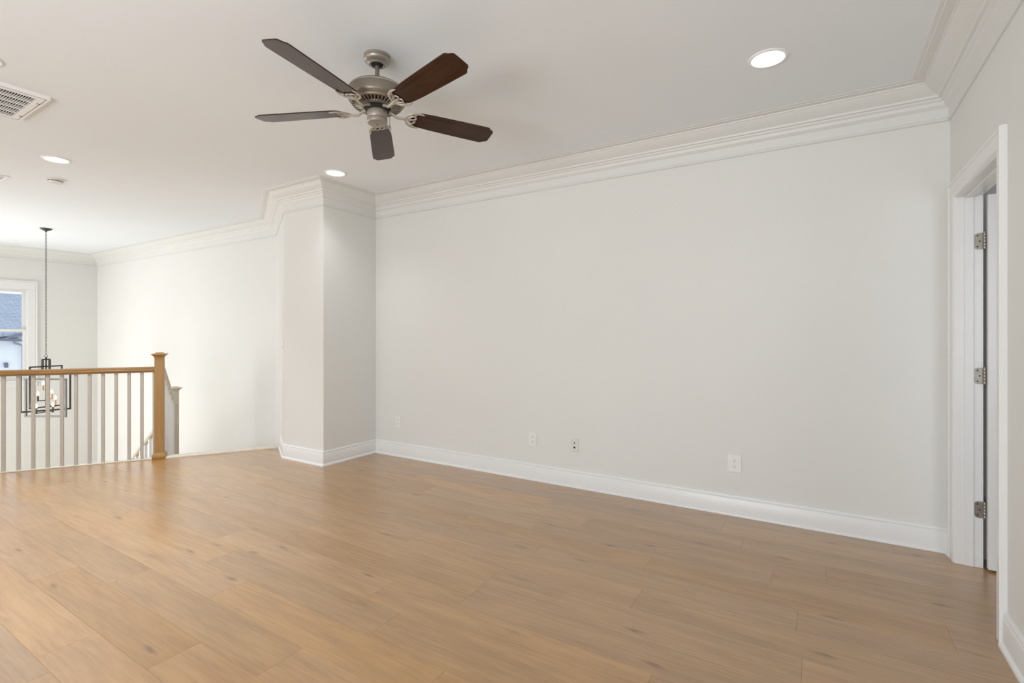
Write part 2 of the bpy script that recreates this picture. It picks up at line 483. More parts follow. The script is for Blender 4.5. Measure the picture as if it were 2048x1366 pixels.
base_seg('baseboard_right', Vector((0, LY)), Vector((0, -1.037)), nin, nin, nin)
A, B, d, nin = seg_data(1)
base_seg('baseboard_back', A, B, nin, mitre(1), mitre(2))
base_seg('baseboard_right_corner', Vector((0, -0.062)), Vector((0, 0)), seg_data(0)[3], seg_data(0)[3], mitre(1))
A, B, d, nin = seg_data(2); base_seg('baseboard_pier', A, B, nin, mitre(2), mitre(3))
A, B, d, nin = seg_data(3); base_seg('baseboard_pier_front', A, B, nin, mitre(3), mitre(4))
A, B, d, nin = seg_data(4); base_seg('baseboard_pier_return', A, A + d * 0.50, nin, mitre(4), nin)
A, B, d, nin = seg_data(9); base_seg('baseboard_front', A, B, nin, mitre(9), mitre(0))

# landing nosing along the open edge (between newel and pier, and under the balusters)
bm = NB()
def edge_box(bm, t0, t1, o0, o1, z0, z1, bev=0.003):
    mid = edge((t0 + t1) / 2, (o0 + o1) / 2)
    ang = math.atan2(ED.y, ED.x)
    m = Matrix.Translation((mid.x, mid.y, (z0 + z1) / 2)) @ Matrix.Rotation(ang, 4, 'Z')
    add_box(bm, (0, 0, 0), (abs(t1 - t0), abs(o1 - o0), z1 - z0), bev, m)
edge_box(bm, -0.075, 1.10, -0.05, 0.055, -0.02, 0.017, 0.006)
struct('trim_11', bm, 'pale_nosing')
bm = NB(); edge_box(bm, T_END, -0.06, -0.02, 0.03, -0.25, 0.0005, 0.0); struct('trim_12', bm, 'trim')

# ------------------------------------------------------------------ door, jamb, casing
bm = NB()
JT = 0.02
add_b(bm, (-0.004, DY0, 0), (WX + 0.004, DY0 + JT, DH + JT))
add_b(bm, (-0.004, DY1 - JT, 0), (WX + 0.004, DY1, DH + JT))
add_b(bm, (-0.004, DY1, DH), (WX + 0.004, DY0, DH + JT))
sx0, sx1, st = 0.034, 0.071, 0.011           # stop
add_b(bm, (sx0, DY0 - st, 0), (sx1, DY0, DH), 0.002)
add_b(bm, (sx0, DY1, 0), (sx1, DY1 + st, DH), 0.002)
add_b(bm, (sx0, DY1 + st, DH - st), (sx1, DY0 - st, DH), 0.002)
struct('trim_13', bm, 'trim')
CAS = [(0, 0.006), (0.004, 0.011), (0.012, 0.013), (0.016, 0.016), (0.070, 0.018), (0.074, 0.023), (0.088, 0.024), (0.091, 0.020), (0.091, 0)]
def casing(name, xw, sgn, k=1.0):
    """door casing around the opening on the wall plane x = xw, projecting sgn"""
    bm = NB()
    y0, y1, zh = DY0 + 0.004, DY1 - 0.004, DH + 0.004
    prof = [(0, 0)] + CAS
    pts = []
    for (w, t) in prof:
        x = xw + sgn * t * k
        pts.append([(x, min(y0 + w, -0.0005) if False else y0 + w, 0), (x, y0 + w, zh + w), (x, y1 - w, zh + w), (x, y1 - w, 0)])
    rows = [[bm.verts.new(p) for p in row] for row in pts]
    n = len(rows)
    for i in range(n):
        j = (i + 1) % n
        for k in range(3):
            bm.faces.new((rows[i][k], rows[i][k + 1], rows[j][k + 1], rows[j][k]))
    bm.faces.new([r[0] for r in rows]); bm.faces.new([r[3] for r in rows][::-1])
    struct(name, bm, 'trim', smooth=25)
casing('trim_14', 0.0, -1)
casing('trim_15', WX, 1, 0.3)

# the door leaf, standing open into the next room
door = bpy.data.objects.new('door_1', None); COL.objects.link(door)
PX, PY = WX + 0.004, DY0 - 0.004
door.location = (PX, PY, 0); door['kind'] = 'structure'
bm = NB()
add_b(bm, (0.011, -0.042, 0.012), (0.770, -0.007, 2.034), 0.0015)
for (za, zb) in ((0.22, 0.95), (1.10, 1.92)):
    for ysg, yy in ((-1, -0.042), (1, -0.007)):
        for (xa, xb) in ((0.12, 0.36), (0.43, 0.67)):
            pr = 0.006
            for lo, hi in (((xa, yy - pr / 2, za), (xa + 0.018, yy + pr / 2, zb)), ((xb - 0.018, yy - pr / 2, za), (xb, yy + pr / 2, zb)),
                           ((xa, yy - pr / 2, za), (xb, yy + pr / 2, za + 0.018)), ((xa, yy - pr / 2, zb - 0.018), (xb, yy + pr / 2, zb))):
                add_b(bm, lo, hi, 0.001)
link('door_leaf', bm, 'trim', door)
for hz in (1.791, 1.052, 0.318):
    bm = NB()
    # leaf mortised in the jamb (rounded free corners)
    hw, hh, rr = 0.038, 0.045, 0.014
    pts = []
    x_in, x_out = -0.036, -0.002
    for (cx, cz, a0) in ((x_in + rr, hh - rr, 90), (x_in + rr, -hh + rr, 180)):
        for k in range(7):
            a = math.radians(a0 + 90 * k / 6)
            pts.append((cx + rr * math.cos(a), cz + rr * math.sin(a)))
    pts += [(x_out, -hh), (x_out, hh)]
    a = [bm.verts.new((x, 0.0043, hz + z)) for x, z in pts]; b = [bm.verts.new((x, 0.0015, hz + z)) for x, z in pts]
    bm.faces.new(a); bm.faces.new(b[::-1])
    for i in range(len(pts)):
        j = (i + 1) % len(pts); bm.faces.new((a[i], a[j], b[j], b[i]))
    hobj = link('hinge', bm, 'steel', door)
    hobj['label'] = 'grey steel butt hinge leaf'
    bm = NB()
    for k in range(5):
        z0 = hz - hh + k * 0.018
        add_lathe(bm, [(0.0062, z0 + 0.0006), (0.0066, z0 + 0.0012), (0.0066, z0 + 0.0168), (0.0062, z0 + 0.0174)], 14, (0.004, -0.005, 0))
    add_lathe(bm, [(0.0045, hz + hh), (0.005, hz + hh + 0.004), (0.002, hz + hh + 0.006)], 12, (0.004, -0.005, 0))
    link('hinge_knuckle', bm, 'steel', hobj, 40)
    for (sx, sz) in ((-0.024, 0.030), (-0.015, 0.0), (-0.024, -0.030)):
        bm = NB()
        m = Matrix.Translation((sx, 0.001, hz + sz)) @ Matrix.Rotation(PI / 2, 4, 'X')
        add_lathe(bm, [(0.0038, -0.0008), (0.0036, 0.0008), (0.001, 0.0003)], 12, (0, 0, 0), m)
        link('hinge_screw', bm, 'black', hobj)

# ------------------------------------------------------------------ window in the far foyer wall
win = bpy.data.objects.new('window_1', None); COL.objects.link(win)
win.location = (FX, (WY0 + WY1) / 2, 0); win['kind'] = 'structure'
wy = (WY0 - WY1) / 2
# casing
bm = NB()
cw = 0.118
zl, zt_ = WZ0 - 0.02, WZ1 - 0.012
add_b(bm, (-0.001, wy - 0.012, zl), (0.020, wy + cw - 0.022, zt_), 0.004); add_b(bm, (-0.001, -wy - cw + 0.022, zl), (0.020, -wy + 0.012, zt_), 0.004)
add_b(bm, (-0.001, -wy - cw + 0.022, zt_ + 0.0004), (0.0195, wy + cw - 0.022, WZ1 + cw - 0.002), 0.004)
add_b(bm, (0.0, wy + cw - 0.0216, zl), (0.030, wy + cw, WZ1 + cw - 0.0024), 0.005); add_b(bm, (0.0, -wy - cw, zl), (0.030, -wy - cw + 0.0216, WZ1 + cw - 0.0024), 0.005)
add_b(bm, (0.0, -wy - cw, WZ1 + cw - 0.002), (0.0302, wy + cw, WZ1 + cw + 0.02), 0.005)
link('window_casing', bm, 'trim', win)
bm = NB()
add_b(bm, (-0.05, -wy - cw - 0.02, WZ0 - 0.045), (0.060, wy + cw + 0.02, WZ0 - 0.018), 0.006)
add_b(bm, (0.0, -wy - cw, WZ0 - 0.13), (0.018, wy + cw, WZ0 - 0.045), 0.004)
link('window_sill', bm, 'trim', win)
bm = NB()
for s in (1, -1):
    add_b(bm, (-TK, s * wy - 0.014, WZ0), (0.0, s * wy + 0.014, WZ1))
add_b(bm, (-TK, -wy + 0.0145, WZ1 - 0.014), (-0.0005, wy - 0.0145, WZ1 + 0.014)); add_b(bm, (-TK, -wy + 0.0145, WZ0 - 0.014), (-0.0005, wy - 0.0145, WZ0 + 0.014))
link('window_frame', bm, 'trim', win)
zm = 1.345
for nm, z0, z1, x0 in (('window_sash', zm - 0.020, WZ1 - 0.012, -0.085), ('window_sash', WZ0 + 0.012, zm + 0.022, -0.045)):
    bm = NB(); sw = 0.042
    for s in (1, -1):
        add_b(bm, (x0 - 0.018, s * (wy - 0.014) - s * sw, z0), (x0 + 0.018, s * (wy - 0.014), z1), 0.003)
    add_b(bm, (x0 - 0.0172, -wy + 0.013 + sw, z1 - sw), (x0 + 0.0172, wy - 0.013 - sw, z1 - 0.0005), 0.003)
    add_b(bm, (x0 - 0.0172, -wy + 0.013 + sw, z0 + 0.0005), (x0 + 0.0172, wy - 0.013 - sw, z0 + sw + 0.004), 0.003)
    so = link(nm, bm, 'trim', win)
    bm = NB(); add_b(bm, (x0 - 0.002, -wy + 0.05, z0 + 0.03), (x0 + 0.002, wy - 0.05, z1 - 0.03))
    link('window_pane', bm, 'glass', so)

# ------------------------------------------------------------------ neighbouring house seen through the window
nh = thing('neighbour_house', 'white neighbouring house with blue grey shingle roof outside the foyer window', 'house', (-24.0, 1.5, ZL))
bm = NB(); add_b(bm, (-6.0, -9.0, 0), (0.0, 9.0, 4.45)); link('wall', bm, 'siding', nh)
bm = NB()
zr = 4.43
v = [(0.35, -9.3, zr - 0.10), (0.35, 9.3, zr - 0.10), (-3.2, 9.3, zr + 1.42), (-3.2, -9.3, zr + 1.42), (-6.4, 9.3, zr - 0.1), (-6.4, -9.3, zr - 0.1)]
up = [bm.verts.new(p) for p in v]; dn = [bm.verts.new((p[0], p[1], p[2] - 0.12)) for p in v]
bm.faces.new((up[0], up[1], up[2], up[3])); bm.faces.new((up[3], up[2], up[4], up[5]))
bm.faces.new((dn[3], dn[2], dn[1], dn[0])); bm.faces.new((dn[5], dn[4], dn[2], dn[3]))
for a, b in ((0, 1), (1, 2), (2, 4), (4, 5), (5, 3), (3, 0)):
    bm.faces.new((up[a], up[b], dn[b], dn[a]))
link('roof', bm, 'shingle', nh)
bm = NB()
add_prism(bm, [(0.0, 0.0), (0.66, 0.26), (0.66, 0.17), (0.22, 0.035), (0.66, 0.0), (0.66, -0.06), (0.0, -0.03)], -0.25, 0.25,
          Matrix.Translation((0.25, -0.30, 4.10)) @ Matrix(((0, 0, 1, 0), (1, 0, 0, 0), (0, 1, 0, 0), (0, 0, 0, 1))))
link('awning', bm, 'bluegrey', nh)
bm = NB()
add_tube(bm, [(0.10, 0.16, 4.03), (0.10, 0.20, 3.97), (0.10, 0.34, 3.92), (0.10, 0.385, 3.86), (0.10, 0.39, 3.6), (0.10, 0.39, 2.0), (0.10, 0.39, 0.1)], 0.032, 8)
link('downspout', bm, 'gutter', nh, 40)
bm = NB()
add_box(bm, (0.07, -0.02, 3.30), (0.14, 0.09, 0.05), 0.01); add_box(bm, (0.10, -0.02, 3.22), (0.08, 0.10, 0.12), 0.015)
link('wall_lamp', bm, 'bluegrey', nh)

# ------------------------------------------------------------------ upper railing
RT = 0.948
rail = thing('landing_railing', 'oak handrail with greige square balusters and capped newel along the landing edge', 'railing', (E0.x, E0.y, 0), math.atan2(ED.y, ED.x))
RLEN = -T_END
NX = 0.005                                    # newel centre along the edge
def newel(parent, zb, zt, m, x=0.0, y=0.0, half=0.0395):
    bm = NB()
    add_b(bm, (x - half, y - half, zb), (x + half, y + half, zt - 0.045), 0.004)
    post = link('newel_post', bm, m, parent)
    bm = NB()
    # moulded cap: square rings of growing then shrinking half width
    prof = [(half, zt - 0.050), (half + 0.003, zt - 0.045), (half + 0.006, zt - 0.038), (half + 0.013, zt - 0.030), (half + 0.021, zt - 0.025),
            (half + 0.025, zt - 0.021), (half + 0.0245, zt - 0.015), (half + 0.017, zt - 0.011), (half - 0.006, zt - 0.008), (half - 0.008, zt)]
    sq(bm, prof, x, y)
    link('newel_cap', bm, m, post)
    return post
def sq(bm, prof, x, y):
    rows = [[bm.verts.new((x + sx * r, y + sy * r, z)) for sx, sy in ((1, 1), (-1, 1), (-1, -1), (1, -1))] for r, z in prof]
    for a, b in zip(rows, rows[1:]):
        for i in range(4):
            bm.faces.new((a[i], a[(i + 1) % 4], b[(i + 1) % 4], b[i]))
    bm.faces.new(rows[0][::-1]); bm.faces.new(rows[-1])
p = newel(rail, 0.0, 1.093, 'oak', NX, 0.0)
bm = NB(); sq(bm, [(0.052, 0.0), (0.055, 0.006), (0.0585, 0.016), (0.0595, 0.028), (0.0580, 0.042), (0.0530, 0.054), (0.0460, 0.062), (0.0395, 0.066)], NX, 0.0)
link('newel_base', bm, 'oak', p, 60)
# handrail profile swept along x
RP = [(-0.022, 0), (0.022, 0), (0.022, 0.010), (0.030, 0.016), (0.031, 0.026), (0.026, 0.032), (0.029, 0.040), (0.026, 0.050), (0.016, 0.056), (0, 0.058),
      (-0.016, 0.056), (-0.026, 0.050), (-0.029, 0.040), (-0.026, 0.032), (-0.031, 0.026), (-0.030, 0.016), (-0.022, 0.010)]
def handrail(parent, A, B, m):
    """rail profile swept from A to B (tops), profile kept upright"""
    A = Vector(A); B = Vector(B); d = (B - A); dh = Vector((d.x, d.y, 0)).normalized(); side = Vector((-dh.y, dh.x, 0))
    bm = NB()
    a = [bm.verts.new(A + side * y + Vector((0, 0, z - 0.058))) for y, z in RP]; b = [bm.verts.new(B + side * y + Vector((0, 0, z - 0.058))) for y, z in RP]
    n = len(RP)
    for i in range(n): bm.faces.new((a[i], a[(i + 1) % n], b[(i + 1) % n], b[i]))
    bm.faces.new(a[::-1]); bm.faces.new(b)
    return link('handrail', bm, m, parent, 40)
handrail(rail, (NX - 0.04, 0, RT), (T_END, 0, RT), 'oak_rail')
bm = NB(); add_b(bm, (T_END, -0.030, 0.0), (NX - 0.06, 0.032, 0.010), 0.002); link('shoe_rail', bm, 'pale_nosing', rail)
bal_me = None
sp = 0.1046
x = -0.0405
first = None
while x > T_END + 0.05:
    if first is None:
        bm = NB(); add_b(bm, (-0.0132, -0.0132, 0.006), (0.0132, 0.0132, RT - 0.055), 0.002)
        first = link('baluster', bm, 'baluster', rail)
        first.location = (x, 0, 0)
    else:
        b = first.copy(); COL.objects.link(b); b.parent = rail; b.location = (x, 0, 0)
    x -= sp

# ------------------------------------------------------------------ stairs down from the opening
nw = edge(-0.02) + EN * 1.08                   # lower newel
run, rise = 0.254, 0.183
LZ = -4 * rise
bm = NB()
ang = math.atan2(ED.y, ED.x)
def tread(t0, t1, o0, o1, z):
    mid = edge((t0 + t1) / 2, (o0 + o1) / 2)
    m = Matrix.Translation((mid.x, mid.y, z - 0.015)) @ Matrix.Rotation(ang, 4, 'Z')
    add_box(bm, (0, 0, 0), (t1 - t0, o1 - o0 + 0.025, 0.03), 0.004, m)
    m = Matrix.Translation((mid.x, mid.y, (z - 0.03 + LZ - 0.2) / 2)) @ Matrix.Rotation(ang, 4, 'Z')
    add_box(bm, (0, 0, 0), (t1 - t0, o1 - o0, z - 0.03 - LZ + 0.2), 0, m)
tread(0.06, 0.97, 0.06, 0.06 + run, -rise)
tread(0.06, 0.96, 0.06 + run, 0.06 + 2 * run, -2 * rise)
tread(0.06, 0.95, 0.06 + 2 * run, 0.06 + 3 * run, -3 * rise)
lp = [edge(0.90, 0.80), Vector((-6.75, -0.006)), Vector((nw.x - 0.06, -0.006)), Vector((nw.x - 0.06, nw.y - 0.06)), edge(-0.06, 0.80)]
add_prism(bm, [(v.x, v.y) for v in lp], LZ - 0.2, LZ)
x0 = nw.x - 0.06; z = LZ
while z - rise > ZL + 0.05 and x0 - run > FX + 0.4:
    z -= rise
    add_b(bm, (x0 - run - 0.025, nw.y - 0.05, z - 0.03), (x0, -0.006, z), 0.004)
    add_b(bm, (x0 - run, nw.y - 0.04, max(ZL, z - 0.5)), (x0 - 0.02, -0.008, z - 0.031))
    x0 -= run
st_o = struct('floor_stairs', bm, 'tread')
sr = thing('stair_railing', 'pale lower stair railing with white balusters and a capped post behind the oak newel', 'railing', (nw.x, nw.y, LZ))
p = newel(sr, 0.0, 0.64 - LZ, 'pale_post', 0, 0)
bm = NB(); sq(bm, [(0.058, 0.0), (0.058, 0.030), (0.060, 0.042), (0.048, 0.056), (0.044, 0.060)], 0, 0); link('newel_base', bm, 'pale_post', p)
tt = rise / run
RB = 0.44 - LZ
L_ = 3.4
handrail(sr, (-0.04, 0, RB - 0.03), (-0.04 - L_, 0, RB - 0.03 - L_ * tt), 'pale_nosing')
un = edge(NX) - nw
uu = Vector((un.x, un.y, 0)).normalized()
handrail(sr, (uu.x * 0.04, uu.y * 0.04, RB + 0.02), (un.x - uu.x * 0.05, un.y - uu.y * 0.05, RB + 0.56), 'pale_nosing')
x = -0.12
while x > -L_:
    stp = math.floor((-x - 0.06) / run) + 1
    bm = NB(); add_b(bm, (-0.016, -0.016, -stp * rise + 0.001), (0.016, 0.016, RB - 0.08 + (x + 0.04) * tt), 0.002)
    o = link('baluster', bm, 'trim', sr); o.location = (x, 0, 0)
    x -= 0.127
for f, n in ((0.12, 0), (0.22, 0), (0.36, 1), (0.48, 1), (0.60, 2), (0.72, 2), (0.84, 3)):
    bm = NB(); px, py = un.x * f, un.y * f
    add_b(bm, (-0.016, -0.016, n * rise + 0.001), (0.016, 0.016, RB - 0.05 + 0.54 * f), 0.002)
    o = link('baluster', bm, 'trim', sr); o.location = (px, py, 0)

# ------------------------------------------------------------------ ceiling fan
FCX, FCY = -2.630, -1.973
fan = thing('ceiling_fan', 'five-blade ceiling fan with dark walnut blades and pewter motor on a short rod', 'ceiling fan', (FCX, FCY, H))
# canopy (fixed on the ceiling)
bm = NB()
add_lathe(bm, [(0.0, 0.0), (0.069, 0.0), (0.0695, -0.013), (0.066, -0.0155), (0.0685, -0.019), (0.0665, -0.027), (0.058, -0.035), (0.0475, -0.040), (0.0450, -0.0425),
               (0.0420, -0.0465), (0.035, -0.047), (0.031, -0.044), (0.029, -0.030), (0.0, -0.028)], 48, cap=False)
link('canopy', bm, 'pewter_mid', fan, 35)
# hanging assembly swings about the ball
tilt = Matrix.Translation((0, 0, -0.045)) @ Matrix(((1, 0, -0.028, 0), (0, 1, 0.024, 0), (0.028, -0.024, 1, 0), (0, 0, 0, 1))) @ Matrix.Translation((0, 0, 0.045))
def fpart(name, bm, m, smooth=35, parent=None, local=None):
    bmesh.ops.transform(bm, matrix=tilt if local is None else tilt @ local, verts=bm.verts[:])
    return link(name, bm, m, parent or fan, smooth)
bm = NB(); add_lathe(bm, [(0.0, -0.029), (0.018, -0.032), (0.026, -0.041), (0.020, -0.051), (0.0, -0.054)], 24, cap=False); fpart('hanger_ball', bm, 'black')
bm = NB(); add_lathe(bm, [(0.0, -0.05), (0.0115, -0.05), (0.0115, -0.175), (0.0, -0.175)], 20, cap=False); fpart('downrod', bm, 'pewter')
bm = NB()
add_lathe(bm, [(0.0, -0.158), (0.020, -0.159), (0.026, -0.166), (0.070, -0.168), (0.115, -0.171), (0.136, -0.176), (0.1445, -0.184), (0.147, -0.194),
               (0.147, -0.232), (0.1455, -0.239), (0.141, -0.246), (0.133, -0.252), (0.129, -0.257), (0.0, -0.257)], 64, cap=False)
mot = fpart('motor_housing', bm, 'pewter', 30)
bm = NB(); add_lathe(bm, [(0.1455, -0.186), (0.1475, -0.1885), (0.1482, -0.191), (0.147, -0.1925)], 64, cap=False); fpart('housing_band', bm, 'pewter_light', 30, mot)
# slotted underside: dark cone with pewter ribs and two rings
def cone_z(r): return -0.259 - (0.126 - r) / 0.060 * 0.013
bm = NB(); add_lathe(bm, [(0.127, cone_z(0.127) + 0.002), (0.118, cone_z(0.118) + 0.002), (0.066, cone_z(0.066) + 0.002), (0.0, cone_z(0.066))], 48, cap=False); fpart('vent_void', bm, 'black', 35, mot)
bm = NB()
add_lathe(bm, [(0.130, cone_z(0.130) + 0.002), (0.128, cone_z(0.128) - 0.004), (0.120, cone_z(0.120) - 0.005), (0.117, cone_z(0.117) + 0.001)], 64, cap=False)
add_lathe(bm, [(0.082, cone_z(0.082) + 0.002), (0.080, cone_z(0.080) - 0.004), (0.068, cone_z(0.068) - 0.005), (0.064, cone_z(0.064) + 0.002)], 48, cap=False)
nr = 36
for k in range(nr):
    a = 2 * PI * k / nr
    add_tube(bm, [(r * math.cos(a), r * math.sin(a), cone_z(r) - 0.001) for r in (0.076, 0.097, 0.121)], [0.0032, 0.0042, 0.0054], 6, ry=0.004)
fpart('vent_grille', bm, 'pewter', 35, mot)
bm = NB(); add_lathe(bm, [(0.0, -0.268), (0.062, -0.271), (0.062, -0.288), (0.052, -0.296), (0.0, -0.296)], 40, cap=False); fpart('rotor_hub', bm, 'black')
bm = NB()
add_lathe(bm, [(0.0, -0.290), (0.050, -0.2915), (0.0515, -0.295), (0.0515, -0.330), (0.0500, -0.333), (0.0515, -0.336), (0.0525, -0.343), (0.0520, -0.352),
               (0.048, -0.358), (0.040, -0.3605), (0.0, -0.361)], 48, cap=False)
sw = fpart('switch_housing', bm, 'pewter_mid', 30)
bm = NB(); add_lathe(bm, [(0.0, -0.3595), (0.0042, -0.3615), (0.003, -0.363), (0.0, -0.363)], 12, cap=False); fpart('screw', bm, 'black', 30, sw)
bm = NB()
add_tube(bm, [(0.0488, 0.0240, -0.312), (0.058, 0.0290, -0.314), (0.060, 0.0300, -0.320), (0.060, 0.0300, -0.372)], 0.0013, 6)
add_lathe(bm, [(0.0, -0.370), (0.003, -0.372), (0.0034, -0.380), (0.0, -0.384)], 10, (0.060, 0.030, 0), cap=False)
fpart('pull_chain', bm, 'pewter', 40)

def blade_outline():
    r0, r1 = 0.178, 0.660
    up = [(r0 + 0.008, 0.030), (r0 + 0.024, 0.047), (r0 + 0.045, 0.056), (0.30, 0.0615), (0.45, 0.066), (0.600, 0.0690), (0.618, 0.0690), (0.627, 0.0665),
          (0.633, 0.0605), (0.640, 0.0545), (0.648, 0.0510), (0.655, 0.0475), (r1, 0.040)]
    return [(r0, 0.0)] + up + [(r1 + 0.001, 0.0)] + [(x, -y) for x, y in up[::-1]]
BZ = -0.290                                   # blade level under the ceiling
PIT = math.radians(12.3)
for k in range(5):
    ang = math.radians(277.02) - k * 2 * PI / 5
    Lm = Matrix.Rotation(ang, 4, 'Z') @ Matrix.Translation((0, 0, BZ)) @ Matrix.Rotation(-PIT, 4, 'X')
    bm = NB()
    ol = blade_outline()
    a = [bm.verts.new((x, y, -0.003)) for x, y in ol]; b = [bm.verts.new((x, y, 0.003)) for x, y in ol]
    bm.faces.new(a[::-1]); bm.faces.new(b)
    for i in range(len(ol)):
        j = (i + 1) % len(ol); bm.faces.new((a[i], a[j], b[j], b[i]))
    bl = link('blade', bm, 'walnut', fan)
    bl.matrix_local = tilt @ Lm
    # cast blade iron: arm from hub and an open scrolled bracket under the blade root
    bm = NB()
    zz = -0.0075
    Rm = Matrix.Rotation(PIT, 4, 'X')         # undo pitch near the hub
    hubp = Rm @ Vector((0.052, 0.0, 0.010)); mid1 = Rm @ Vector((0.085, 0, -0.002)); mid2 = Vector((0.120, 0, -0.016))
    add_tube(bm, [hubp, (hubp + mid1) / 2 + Vector((0, 0, 0.001)), mid1, (mid1 + mid2) / 2 + Vector((0, 0, -0.006)), mid2, (0.142, 0, -0.013), (0.160, 0, zz)],
             [0.010, 0.0095, 0.009, 0.0085, 0.0085, 0.009, 0.008], 10, ry=[0.008, 0.0075, 0.007, 0.0065, 0.006, 0.0055, 0.005])
    for s in (1, -1):
        # outer horn
        pts = [(0.150, 0.004 * s), (0.158, 0.022 * s), (0.168, 0.038 * s), (0.184, 0.050 * s), (0.206, 0.057 * s), (0.228, 0.0565 * s), (0.242, 0.053 * s)]
        add_tube(bm, [(x, y, zz) for x, y in pts], [0.006, 0.006, 0.0065, 0.0075, 0.0075, 0.0055, 0.002], 8, ry=[0.004] * 6 + [0.002])
        # inner scroll sweeping back from the horn to the centre
        pts = [(0.206, 0.055 * s), (0.196, 0.043 * s), (0.194, 0.030 * s), (0.202, 0.020 * s), (0.206, 0.011 * s), (0.200, 0.004 * s), (0.190, 0.0 * s)]
        add_tube(bm, [(x, y, zz) for x, y in pts], [0.004, 0.005, 0.0055, 0.0055, 0.0055, 0.005, 0.005], 8, ry=0.0035)
        pts = [(0.196, 0.032 * s), (0.184, 0.026 * s), (0.174, 0.018 * s), (0.164, 0.006 * s)]
        add_tube(bm, [(x, y, zz) for x, y in pts], [0.004, 0.0042, 0.0042, 0.004], 8, ry=0.0035)
    add_tube(bm, [(0.158, 0, zz), (0.175, 0, zz - 0.001), (0.195, 0, zz)], [0.007, 0.0075, 0.006], 8, ry=0.0045)
    ir = link('blade_iron', bm, 'pewter_light', fan, 40)
    ir.matrix_local = tilt @ Lm
    for (sx, sy) in ((0.196, 0.0), (0.200, 0.036), (0.200, -0.036)):
        bm = NB(); add_lathe(bm, [(0.0045, zz - 0.002), (0.004, zz - 0.0055), (0.0, zz - 0.0062)], 10, (sx, sy, 0), cap=False)
        link('screw', bm, 'pewter', ir, 40)

# ------------------------------------------------------------------ recessed lights
def downlight(name, x, y, label, watts):
    t = thing(name, label, 'ceiling light', (x, y, H), 0, 'recessed ceiling lights')
    bm = NB()
    add_lathe(bm, [(0.096, 0.0), (0.0955, -0.004), (0.090, -0.0075), (0.082, -0.008), (0.079, -0.006), (0.076, 0.000), (0.076, 0.001)], 56, cap=False)
    link('trim_ring', bm, 'white_metal', t, 40)
    bm = NB(); add_lathe(bm, [(0.0, -0.0045), (0.060, -0.0045), (0.0745, -0.0035), (0.0765, -0.0005)], 56, cap=False)
    link('lens', bm, 'led', t, 40)
    l = bpy.data.lights.new('downlight_beam', 'SPOT'); l.energy = watts; l.spot_size = math.radians(118); l.spot_blend = 1.0
    l.color = (0.95, 0.98, 1.0); l.shadow_soft_size = 0.07
    lo = bpy.data.objects.new('downlight_beam', l); COL.objects.link(lo); lo.location = (0, 0, -0.02); lo.parent = t
    return t
downlight('recessed_light', -0.884, -0.877, 'round recessed downlight in the ceiling right of the fan, near the right wall', 9)
downlight('recessed_light', -4.376, -0.836, 'round recessed downlight lit right in front of the pier crown', 24)
downlight('recessed_light', -6.070, -2.290, 'round recessed downlight above the smoke detector on the left ceiling', 145)
downlight('recessed_light', -4.415, -3.075, 'round recessed downlight cut by the left edge, above the ceiling grille', 145)

# ------------------------------------------------------------------ ceiling return grille
gx0, gx1, gy0, gy1 = -5.247, -4.677, -3.32, -2.711
gr = thing('return_grille', 'large white louvred return air grille on the ceiling at the left edge', 'ceiling vent', ((gx0 + gx1) / 2, (gy0 + gy1) / 2, H))
hx, hy = (gx1 - gx0) / 2, (gy1 - gy0) / 2
bw = 0.052
bm = NB()
zt, zb = 0.0, -0.021
for lo, hi in (((-hx, -hy, zb), (hx, -hy + bw, zt)), ((-hx, hy - bw, zb), (hx, hy, zt)), ((-hx, -hy + bw, zb), (-hx + bw, hy - bw, zt)), ((hx - bw, -hy + bw, zb), (hx, hy - bw, zt))):
    add_b(bm, lo, hi)
link('frame', bm, 'white_metal', gr)
bm = NB()
for s in (1, -1):
    add_b(bm, (-hx + 0.016, s * (hy - 0.016) - 0.0012, zb - 0.0006), (hx - 0.016, s * (hy - 0.016) + 0.0012, zb + 0.001))
    add_b(bm, (s * (hx - 0.016) - 0.0012, -hy + 0.016, zb - 0.0006), (s * (hx - 0.016) + 0.0012, hy - 0.016, zb + 0.001))
for fx in (-0.62, 0.55):
    add_b(bm, (fx * hx - 0.005, hy - 0.030, zb - 0.001), (fx * hx + 0.005, hy - 0.014, zb + 0.001))
link('door_seam', bm, 'grey_void', gr)
bm = NB(); add_b(bm, (-hx + bw - 0.004, -hy + bw - 0.004, 0.001 - 0.004), (hx - bw + 0.004, hy - bw + 0.004, -0.0005)); link('filter', bm, 'grey_void', gr)
bm = NB()
nb = 5
for i in range(1, nb):
    xx = -hx + bw + (2 * hx - 2 * bw) * i / nb
    add_b(bm, (xx - 0.0045, -hy + bw, zb), (xx + 0.0045, hy - bw, -0.002), 0.001)
link('divider', bm, 'white_metal', gr)
bm = NB()
yy = -hy + bw + 0.012
while yy < hy - bw - 0.003:
    m = Matrix.Translation((0, yy, -0.0185))
    add_box(bm, (0, 0, 0), (2 * hx - 2 * bw, 0.0016, 0.0035), 0, m)
    yy += 0.0122
link('louvres', bm, 'white_metal', gr)
